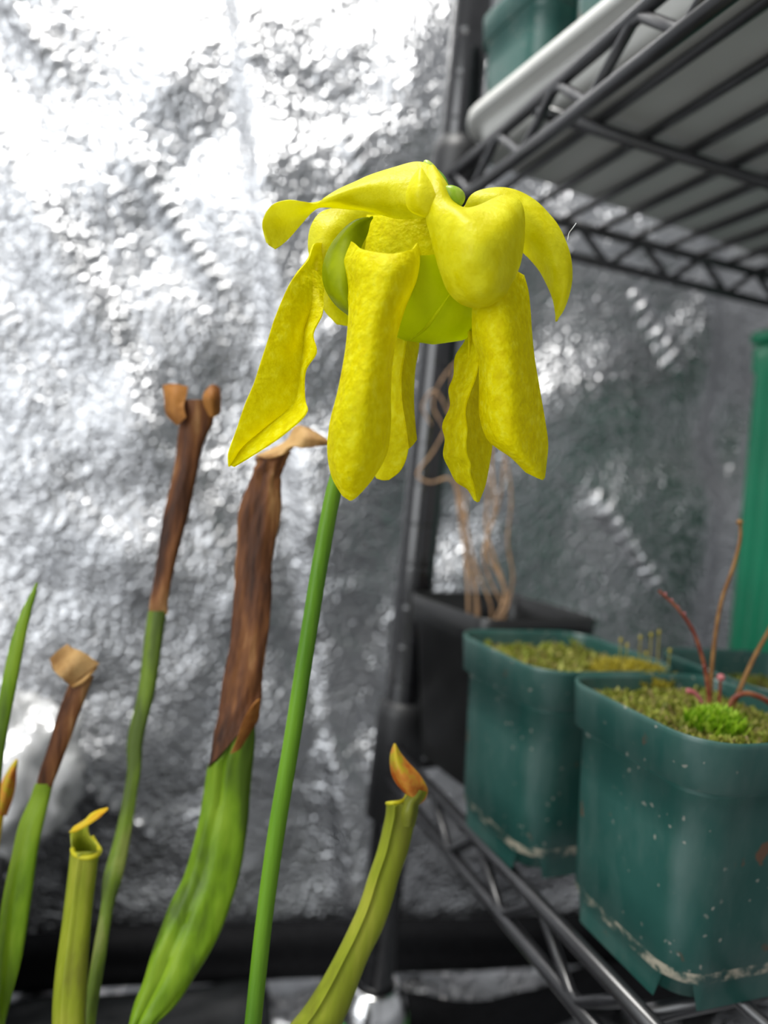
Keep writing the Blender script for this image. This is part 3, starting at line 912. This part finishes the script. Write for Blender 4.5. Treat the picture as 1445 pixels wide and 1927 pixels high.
sepals = {
 'strap': [[[(822,318,-6),(826,345,-12),(826,375,-14),(820,405,-10)],
  [(790,307,-4),(790,340,-11),(790,375,-13),(795,410,-8)],
  [(740,316,-4),(742,345,-11),(745,380,-11),(750,411,-4)],
  [(690,333,-6),(692,352,-12),(695,378,-10),(700,398,-3)],
  [(640,356,-9),(645,366,-12),(648,380,-9),(650,392,-5)],
  [(612,372,-12),(615,378,-12),(617,384,-9),(618,389,-7)],
  [(595,381,-12),(597,384,-11),(598,387,-10),(600,389,-9)],
  [(570,379,-14),(575,388,-13),(580,396,-11),(584,400,-10)],
  [(540,377,-16),(548,397,-14),(556,413,-12),(566,424,-11)],
  [(510,387,-17),(520,408,-15),(532,428,-13),(546,447,-12)],
  [(493,425,-17),(502,436,-16),(512,448,-15),(527,463,-14)],
  [(502,456,-16),(506,460,-16),(511,464,-15),(518,468,-15)]]],
 'front': [[[(795,325,-4),(803,318,-6),(812,312,-6),(820,318,-4),(828,330,-2)],
  [(800,370,-14),(812,355,-17),(825,345,-16),(838,345,-10),(848,362,-6)],
  [(803,412,-16),(820,400,-21),(838,385,-21),(852,380,-15),(864,390,-8)],
  [(810,440,-16),(833,425,-23),(856,405,-25),(872,395,-20),(887,392,-12)],
  [(820,480,-16),(848,462,-25),(880,440,-29),(912,400,-22),(940,371,-12)],
  [(830,515,-16),(862,500,-26),(895,475,-30),(945,415,-24),(972,373,-12)],
  [(845,550,-16),(878,535,-25),(910,510,-28),(957,450,-24),(985,398,-12)],
  [(866,570,-16),(893,560,-23),(922,538,-26),(962,480,-21),(986,445,-11)],
  [(895,578,-16),(913,572,-20),(938,552,-22),(966,510,-18),(978,495,-12)],
  [(918,575,-16),(925,572,-17),(945,558,-18),(960,535,-16),(968,522,-13)]],
  [[(790,317,-17),(792,317,-17),(794,319,-17)],
  [(775,338,-16),(790,340,-20),(810,345,-18)],
  [(765,370,-15),(788,372,-21),(822,378,-19)],
  [(768,390,-14),(790,394,-19),(826,398,-18)],
  [(785,404,-12),(800,407,-15),(820,410,-15)]]],
 'right': [[[(870,395,4),(880,400,6),(890,410,8),(900,420,8)],
  [(888,367,4),(905,385,2),(920,420,4),(930,445,8)],
  [(918,356,4),(940,378,0),(955,420,2),(965,460,8)],
  [(960,356,4),(975,390,-1),(985,430,1),(990,480,8)],
  [(1000,374,4),(1005,410,-1),(1005,450,1),(1003,494,8)],
  [(1040,412,4),(1035,445,-1),(1030,480,1),(1020,517,7)],
  [(1066,460,4),(1055,488,0),(1045,512,1),(1033,543,6)],
  [(1076,508,4),(1067,527,1),(1057,545,2),(1042,568,5)],
  [(1070,555,4),(1063,565,3),(1056,575,3),(1045,588,4)],
  [(1059,585,4),(1055,590,4),(1051,595,4),(1045,600,4)],
  [(1048,604,4),(1047,604.5,4),(1047,605,4),(1046,605,4)]]],
 'left back': [[[(640,389,12),(665,388,14),(690,394,16),(720,405,18)],
  [(605,400,10),(640,405,10),(675,410,14),(715,420,20)],
  [(586,425,8),(620,430,6),(665,440,12),(715,450,20)],
  [(580,460,8),(612,465,5),(660,475,12),(710,490,20)],
  [(587,500,9),(612,510,6),(655,520,12),(705,530,20)],
  [(600,545,9),(620,550,7),(655,560,12),(700,570,18)],
  [(610,585,9),(628,592,9),(660,600,12),(700,600,16)],
  [(634,610,10),(644,612,11),(665,615,12),(700,612,14)]]],
}
for i, (k, rl) in enumerate(sepals.items()):
    patch('sepal', rl, SEPAL, stalk, 0.0005, 7, 0.0004, 20+i*2.3)

# umbrella-shaped style: five-lobed bowl
def style_bowl():
    nr, nc = 26, 72; v = []
    for i in range(nr):
        t = i/(nr-1)
        R = (1-t**2.5)**(1/2.5) if t < 1 else 0.0
        R = max(R, 0.02)
        for j in range(nc):
            a = 2*math.pi*j/nc
            lob = 1+0.05*math.cos(5*a+0.6)
            x = 758+58*t+136*R*math.cos(a)*lob
            y = 462+184*t + 14*math.cos(5*a+0.6)*(1-t)**2 + (48*math.exp(-((math.cos(a)+0.3)/0.45)**2)*(1-t)**2 if math.sin(a) > 0 else 0)
            d = D0+(2-17.5*R*math.sin(a)*lob)*DK
            v.append(P(x, y, d)-PO)
    o = mesh_obj('style_bowl', v, grid_faces(nr, nc, True), STYLE, stalk)
    solid(o, 0.0006)
style_bowl()
patch('style_lobe', [[[(702,408,-6),(700,410,-5),(698,413,-3),(695,418,0)],
  [(668,416,-6),(672,422,-8),(680,430,-6),(690,440,-2)],
  [(635,446,-6),(645,450,-10),(660,452,-10),(680,462,-6)],
  [(615,480,-6),(630,482,-12),(648,485,-13),(672,490,-10)],
  [(608,512,-6),(624,515,-13),(645,520,-15),(672,525,-11)],
  [(614,545,-6),(630,550,-13),(648,555,-15),(676,560,-11)],
  [(634,574,-6),(645,578,-11),(658,582,-13),(680,585,-10)],
  [(656,592,-5),(662,594,-8),(668,596,-9),(680,598,-8)]]], STYLE_G, stalk, 0.0006, 7, 0.0002, 41)
# rib on the style
rib = crom([P(848, 552, D0-14.5*DK), P(825, 585, D0-14.5*DK), P(800, 618, D0-11*DK), P(772, 640, D0-7*DK)], 8)-PO
mesh_obj('style_rib', *tube(rib, [.0001+.00035*math.sin(math.pi*(i+1)/(len(rib)+1)) for i in range(len(rib))], 8), STYLE, stalk)
mesh_obj('ovary', *ball(np.array(P(765, 520, D0))-PO, .0055, 14), STYLE, stalk)
def bract(x, y, rx, ry, tilt, dz):
    c = np.array(P(x, y, D0+dz*DK))-PO; v = []
    n, m = 14, 20; s = D0/FPX
    for i in range(n+1):
        th = math.pi*i/n
        for j in range(m):
            ph = 2*math.pi*j/m
            lx = math.sin(th)*math.cos(ph)*(1-0.25*math.cos(th)); lz = math.cos(th); ly = math.sin(th)*math.sin(ph)
            a = lx*rx*s; b = lz*ry*s
            v.append(c+cr*(a*math.cos(tilt)-b*math.sin(tilt))+cu*(a*math.sin(tilt)+b*math.cos(tilt))+cf*ly*rx*s*0.8)
    mesh_obj('bract', v, grid_faces(n+1, m, True), BRACT, stalk)
bract(811, 327, 15, 28, math.radians(25), 0)
bract(852, 370, 19, 22, math.radians(40), -13)
bract(826, 352, 15, 20, math.radians(30), 4)

# --- big half-withered pitcher
def pitcher(name, rows, mat, label, flat=0.5, bx=None, bw=9, bd=.22, **kw):
    if bx is not None: rows = base_rows(rows, bx, bw, bd)
    o = loft(name, rows, mat, plant, flat, **kw); o['label'] = label
    return o
g1 = pitcher('pitcher', [(1385, 406, 481, .247, -50), (1410, 401, 481, .247, -30), (1440, 394, 475, .247), (1500, 384, 470, .247), (1560, 371, 464, .246), (1650, 347, 448, .244), (1700, 324, 433, .242), (1750, 303, 415, .240), (1800, 283, 391, .238), (1850, 268, 358, .236), (1900, 250, 318, .234), (1927, 242, 293, .232)],
             LEAFG, 'broad green pitcher with a large withered brown top', 0.30, 235, 12, .225, lump=.0007, wing=-.0012, seg=40)
loft('withered_top', [(856, 481, 546, .250, -6), (866, 483, 538, .250, -4), (882, 478, 530, .250), (905, 472, 525, .250), (960, 451, 526, .250), (1030, 444, 516, .250), (1100, 442, 513, .250), (1170, 437, 508, .249), (1250, 429, 498, .248), (1310, 418, 493, .2475, -10), (1350, 407, 491, .247, -30), (1390, 394, 488, .247, -56)], DEAD, g1, 0.36, lump=.0010, seed=4.0, n=7, seg=36)
patch('withered_hood', [[[(480, 858, 0), (505, 862, -4), (530, 856, -5), (548, 846, 0)],
   [(500, 850, 4), (520, 850, 0), (540, 843, -3), (556, 838, -2)],
   [(540, 828, 4), (550, 832, 0), (560, 838, -3), (566, 843, -3)],
   [(556, 802, 5), (568, 812, 0), (576, 826, -3), (580, 842, -2)],
   [(580, 806, 5), (590, 815, 0), (598, 828, -3), (602, 839, -2)],
   [(612, 826, 3), (616, 828, 1), (620, 832, 0), (622, 836, 0)]]], TAN, g1, 0.0005, 6, .0006, 55, d0=.25)
patch('rust_edge', [[[(489, 1315, -7), (484, 1318, -10), (478, 1324, -11)],
   [(488, 1335, -7), (474, 1342, -11), (463, 1345, -12)],
   [(486, 1352, -7), (470, 1360, -11), (455, 1362, -12)],
   [(474, 1372, -8), (458, 1385, -11), (446, 1392, -12)],
   [(452, 1408, -9), (443, 1414, -11), (434, 1418, -11)]]], RUST, g1, 0.0005, 5, .0003, 57, d0=.25)

# --- thin half-withered pitcher
g2 = pitcher('pitcher', [(1150, 281, 314, .262), (1200, 274, 306, .262), (1300, 262, 291, .261), (1400, 240, 268, .260), (1450, 240, 264, .259), (1500, 233, 255, .258), (1600, 211, 240, .255), (1650, 196, 229, .252), (1700, 191, 215, .250), (1800, 174, 198, .245), (1927, 158, 176, .240)],
             LEAFD, 'slender green pitcher with a brown top splitting into two curled flaps', 0.55, 205, 8, .228, lump=.0004)
loft('withered_top', [(752, 338, 408, .265), (775, 340, 405, .265), (800, 338, 398, .265), (840, 337, 381, .265), (900, 325, 368, .264), (960, 310, 355, .264), (1030, 299, 336, .263), (1100, 289, 321, .2625), (1140, 282, 315, .262), (1156, 281, 314, .262)], DEAD, g2, 0.5, lump=.0008, seed=9.0)
patch('withered_flap', [[[(307, 725, 0), (328, 723, -3), (353, 728, 0)],
   [(310, 748, -2), (328, 745, -6), (350, 746, -3)],
   [(314, 780, -2), (328, 775, -7), (346, 765, -6)],
   [(334, 800, -4), (340, 795, -7), (350, 785, -7)]]], RUST, g2, .0006, 6, .0004, 61, d0=.265)
patch('withered_flap', [[[(386, 735, -6), (398, 725, -2), (412, 729, 2)],
   [(382, 750, -7), (398, 745, -8), (414, 748, 0)],
   [(386, 766, -6), (400, 768, -7), (414, 772, 0)],
   [(394, 782, -5), (400, 785, -5), (408, 782, -2)]]], RUST, g2, .0006, 6, .0004, 63, d0=.265)

# --- left pitcher with tan folded top
g3 = pitcher('pitcher', [(1475, 68, 100, .250), (1500, 60, 94, .250), (1550, 38, 81, .248), (1600, 26, 71, .246), (1700, 4, 57, .243), (1800, -6, 40, .240), (1900, -20, 14, .238), (1927, -24, 8, .237)],
             LEAFG, 'dark green pitcher with a brown top ending in a folded tan flap', 0.4, 150, 9, .226, lump=.0004)
loft('withered_top', [(1272, 138, 176, .252), (1300, 127, 165, .252), (1350, 108, 145, .251), (1400, 94, 127, .250), (1450, 77, 108, .250), (1480, 70, 97, .250), (1498, 72, 92, .250)], DEAD, g3, 0.5, lump=.0006, seed=14.0)
patch('withered_hood', [[[(95, 1240, 0), (110, 1224, -1), (126, 1213, 1)],
   [(101, 1260, -3), (118, 1244, -2), (140, 1221, 0)],
   [(112, 1272, -6), (134, 1252, -5), (152, 1225, -3)],
   [(134, 1290, -4), (156, 1270, -3), (187, 1249, -1)]],
  [[(112, 1272, -6), (134, 1252, -5), (152, 1225, -3)],
   [(122, 1282, -2), (146, 1264, 0), (172, 1238, 2)],
   [(138, 1294, -5), (160, 1282, -4), (182, 1256, -1)]]], TAN, g3, .0008, 6, .0004, 67, d0=.252)

# --- small yellow-green pitcher
g4 = pitcher('pitcher', [(1603, 134, 186, .236), (1612, 133, 184, .236), (1640, 130, 181, .236), (1680, 125, 176, .236), (1750, 116, 169, .234), (1850, 103, 163, .231), (1927, 99, 160, .229)],
             LEAFY, 'short yellow-green pitcher with an open round mouth and small lid', 0.8, 190, 12, .220, wing=.0010, seg=44)
lip = crom([P(x, y, d) for x, y, d in ((136, 1598, .236), (140, 1607, .2335), (158, 1614, .232), (178, 1611, .2325), (188, 1602, .236), (180, 1588, .239), (172, 1575, .240))], 6)-PO
mesh_obj('lip', *tube(lip, .0008, 10), YLIP, g4)
patch('neck', [[[(133, 1567, 2), (145, 1560, 4), (158, 1552, 5), (166, 1546, 4)],
   [(134, 1582, 0), (146, 1580, 4), (156, 1576, 5), (166, 1568, 3)],
   [(135, 1600, 0), (148, 1600, 6), (166, 1598, 6), (184, 1598, 1)],
   [(134, 1625, 0), (148, 1625, 6), (168, 1625, 6), (184, 1620, 0)]]], LEAFY, g4, .0005, 6, .0001, 71, d0=.236)
patch('hood', [[[(131, 1567, 0), (138, 1558, -1), (150, 1550, 2)],
   [(142, 1564, -4), (150, 1556, -3), (162, 1542, 0)],
   [(158, 1556, -6), (166, 1546, -4), (172, 1532, 0)],
   [(176, 1545, -6), (182, 1537, -4), (186, 1525, -1)],
   [(190, 1535, -5), (194, 1530, -4), (197, 1522, -2)],
   [(203, 1523, -3), (203, 1521, -3), (203, 1520, -3)]]], HOODY, g4, .0006, 6, .0002, 73, d0=.236)
# --- long blade at the left border
g5 = pitcher('leaf_blade', [(1097, 69, 70.5, .238), (1120, 57, 66, .238), (1150, 42, 58, .238), (1200, 24, 47, .238), (1300, 2, 28, .238), (1400, -14, 9, .238), (1500, -26, -2, .238), (1700, -40, -8, .236), (1927, -30, 2, .232)],
             LEAFG, 'narrow pointed green blade without a lid', 0.35, 130, 8, .224)
# --- orange-tipped young pitcher at the left border
g6 = pitcher('pitcher', [(1500, -14, 12, .255), (1560, -30, 2, .254), (1700, -50, -14, .25), (1927, -40, -6, .24)], HOODY, 'young pitcher with a pointed orange tip', 0.6, 140, 8, .228)
patch('hood', [[[(31, 1428, 0), (32, 1429, 0), (33, 1431, 0)],
   [(18, 1446, -1), (24, 1448, -3), (30, 1450, 0)],
   [(6, 1468, -1), (16, 1470, -4), (28, 1478, 0)],
   [(-8, 1500, -1), (8, 1502, -4), (22, 1505, 0)],
   [(-16, 1530, 0), (-2, 1532, -3), (12, 1535, 0)]]], HOODO, g6, .0006, 6, .0002, 77, d0=.255)

# --- young pitcher leaning right
wing_pos = -0.45
g7 = pitcher('pitcher', [(1513, 728, 784, .222), (1530, 727, 782, .222), (1560, 721, 776, .222), (1600, 711, 767, .221), (1650, 694, 750, .220), (1700, 678, 736, .219), (1750, 656, 718, .218), (1800, 631, 693, .217), (1850, 603, 673, .216), (1900, 570, 655, .215), (1927, 548, 642, .214)],
             LEAFY, 'leaning yellow-green pitcher with a flame-shaped orange lid', 0.7, 440, 16, .214, wing=.0016, n=5, seg=40)
patch('neck', [[[(757, 1480, 0), (768, 1478, -2), (786, 1485, -3), (802, 1490, 0)],
   [(767, 1494, 0), (774, 1494, -3), (784, 1498, -4), (797, 1502, 0)],
   [(756, 1508, 0), (766, 1508, -4), (776, 1510, -5), (787, 1514, 0)],
   [(750, 1530, 0), (760, 1530, -5), (772, 1532, -6), (784, 1532, 0)],
   [(748, 1552, 1), (758, 1555, -3), (768, 1555, -4), (778, 1555, 0)]]], LEAFY, g7, .0006, 6, .0001, 81, d0=.222)
patch('hood', [[[(742, 1399, 0), (743, 1400, 0), (744, 1402, 0)],
   [(736, 1418, 0), (744, 1420, -3), (753, 1418, 0)],
   [(735, 1436, 0), (748, 1440, -5), (768, 1436, 0)],
   [(738, 1456, 0), (757, 1460, -6), (786, 1455, 0)],
   [(747, 1474, 0), (766, 1480, -6), (800, 1476, 0)],
   [(757, 1486, 0), (772, 1492, -5), (804, 1487, 1)],
   [(766, 1495, 0), (776, 1500, -4), (799, 1503, 1)],
   [(772, 1504, 0), (778, 1508, -3), (787, 1514, 1)]]], HOODO, g7, .0006, 7, .0002, 83, d0=.222)
lip = crom([P(x, y, d) for x, y, d in ((766, 1495, .222), (762, 1503, .221), (752, 1509, .2195), (738, 1511, .219), (728, 1512, .222))], 6)-PO
mesh_obj('lip', *tube(lip, .0006, 8), YLIP, g7)

# ------------------------------------------------------------------ a lint fibre caught on the sepal
fib = crom([P(1068, 452, D0+3*DK), P(1071, 438, D0+3*DK), P(1077, 430, D0+2*DK), P(1084, 420, D0+2*DK)], 6)
o = mesh_obj('lint_fibre', *tube(fib-fib[0], .00011, 6), LINT); o.location = fib[0]
tag(o, 'tiny white lint fibre caught on the edge of the right yellow sepal', 'fibre')
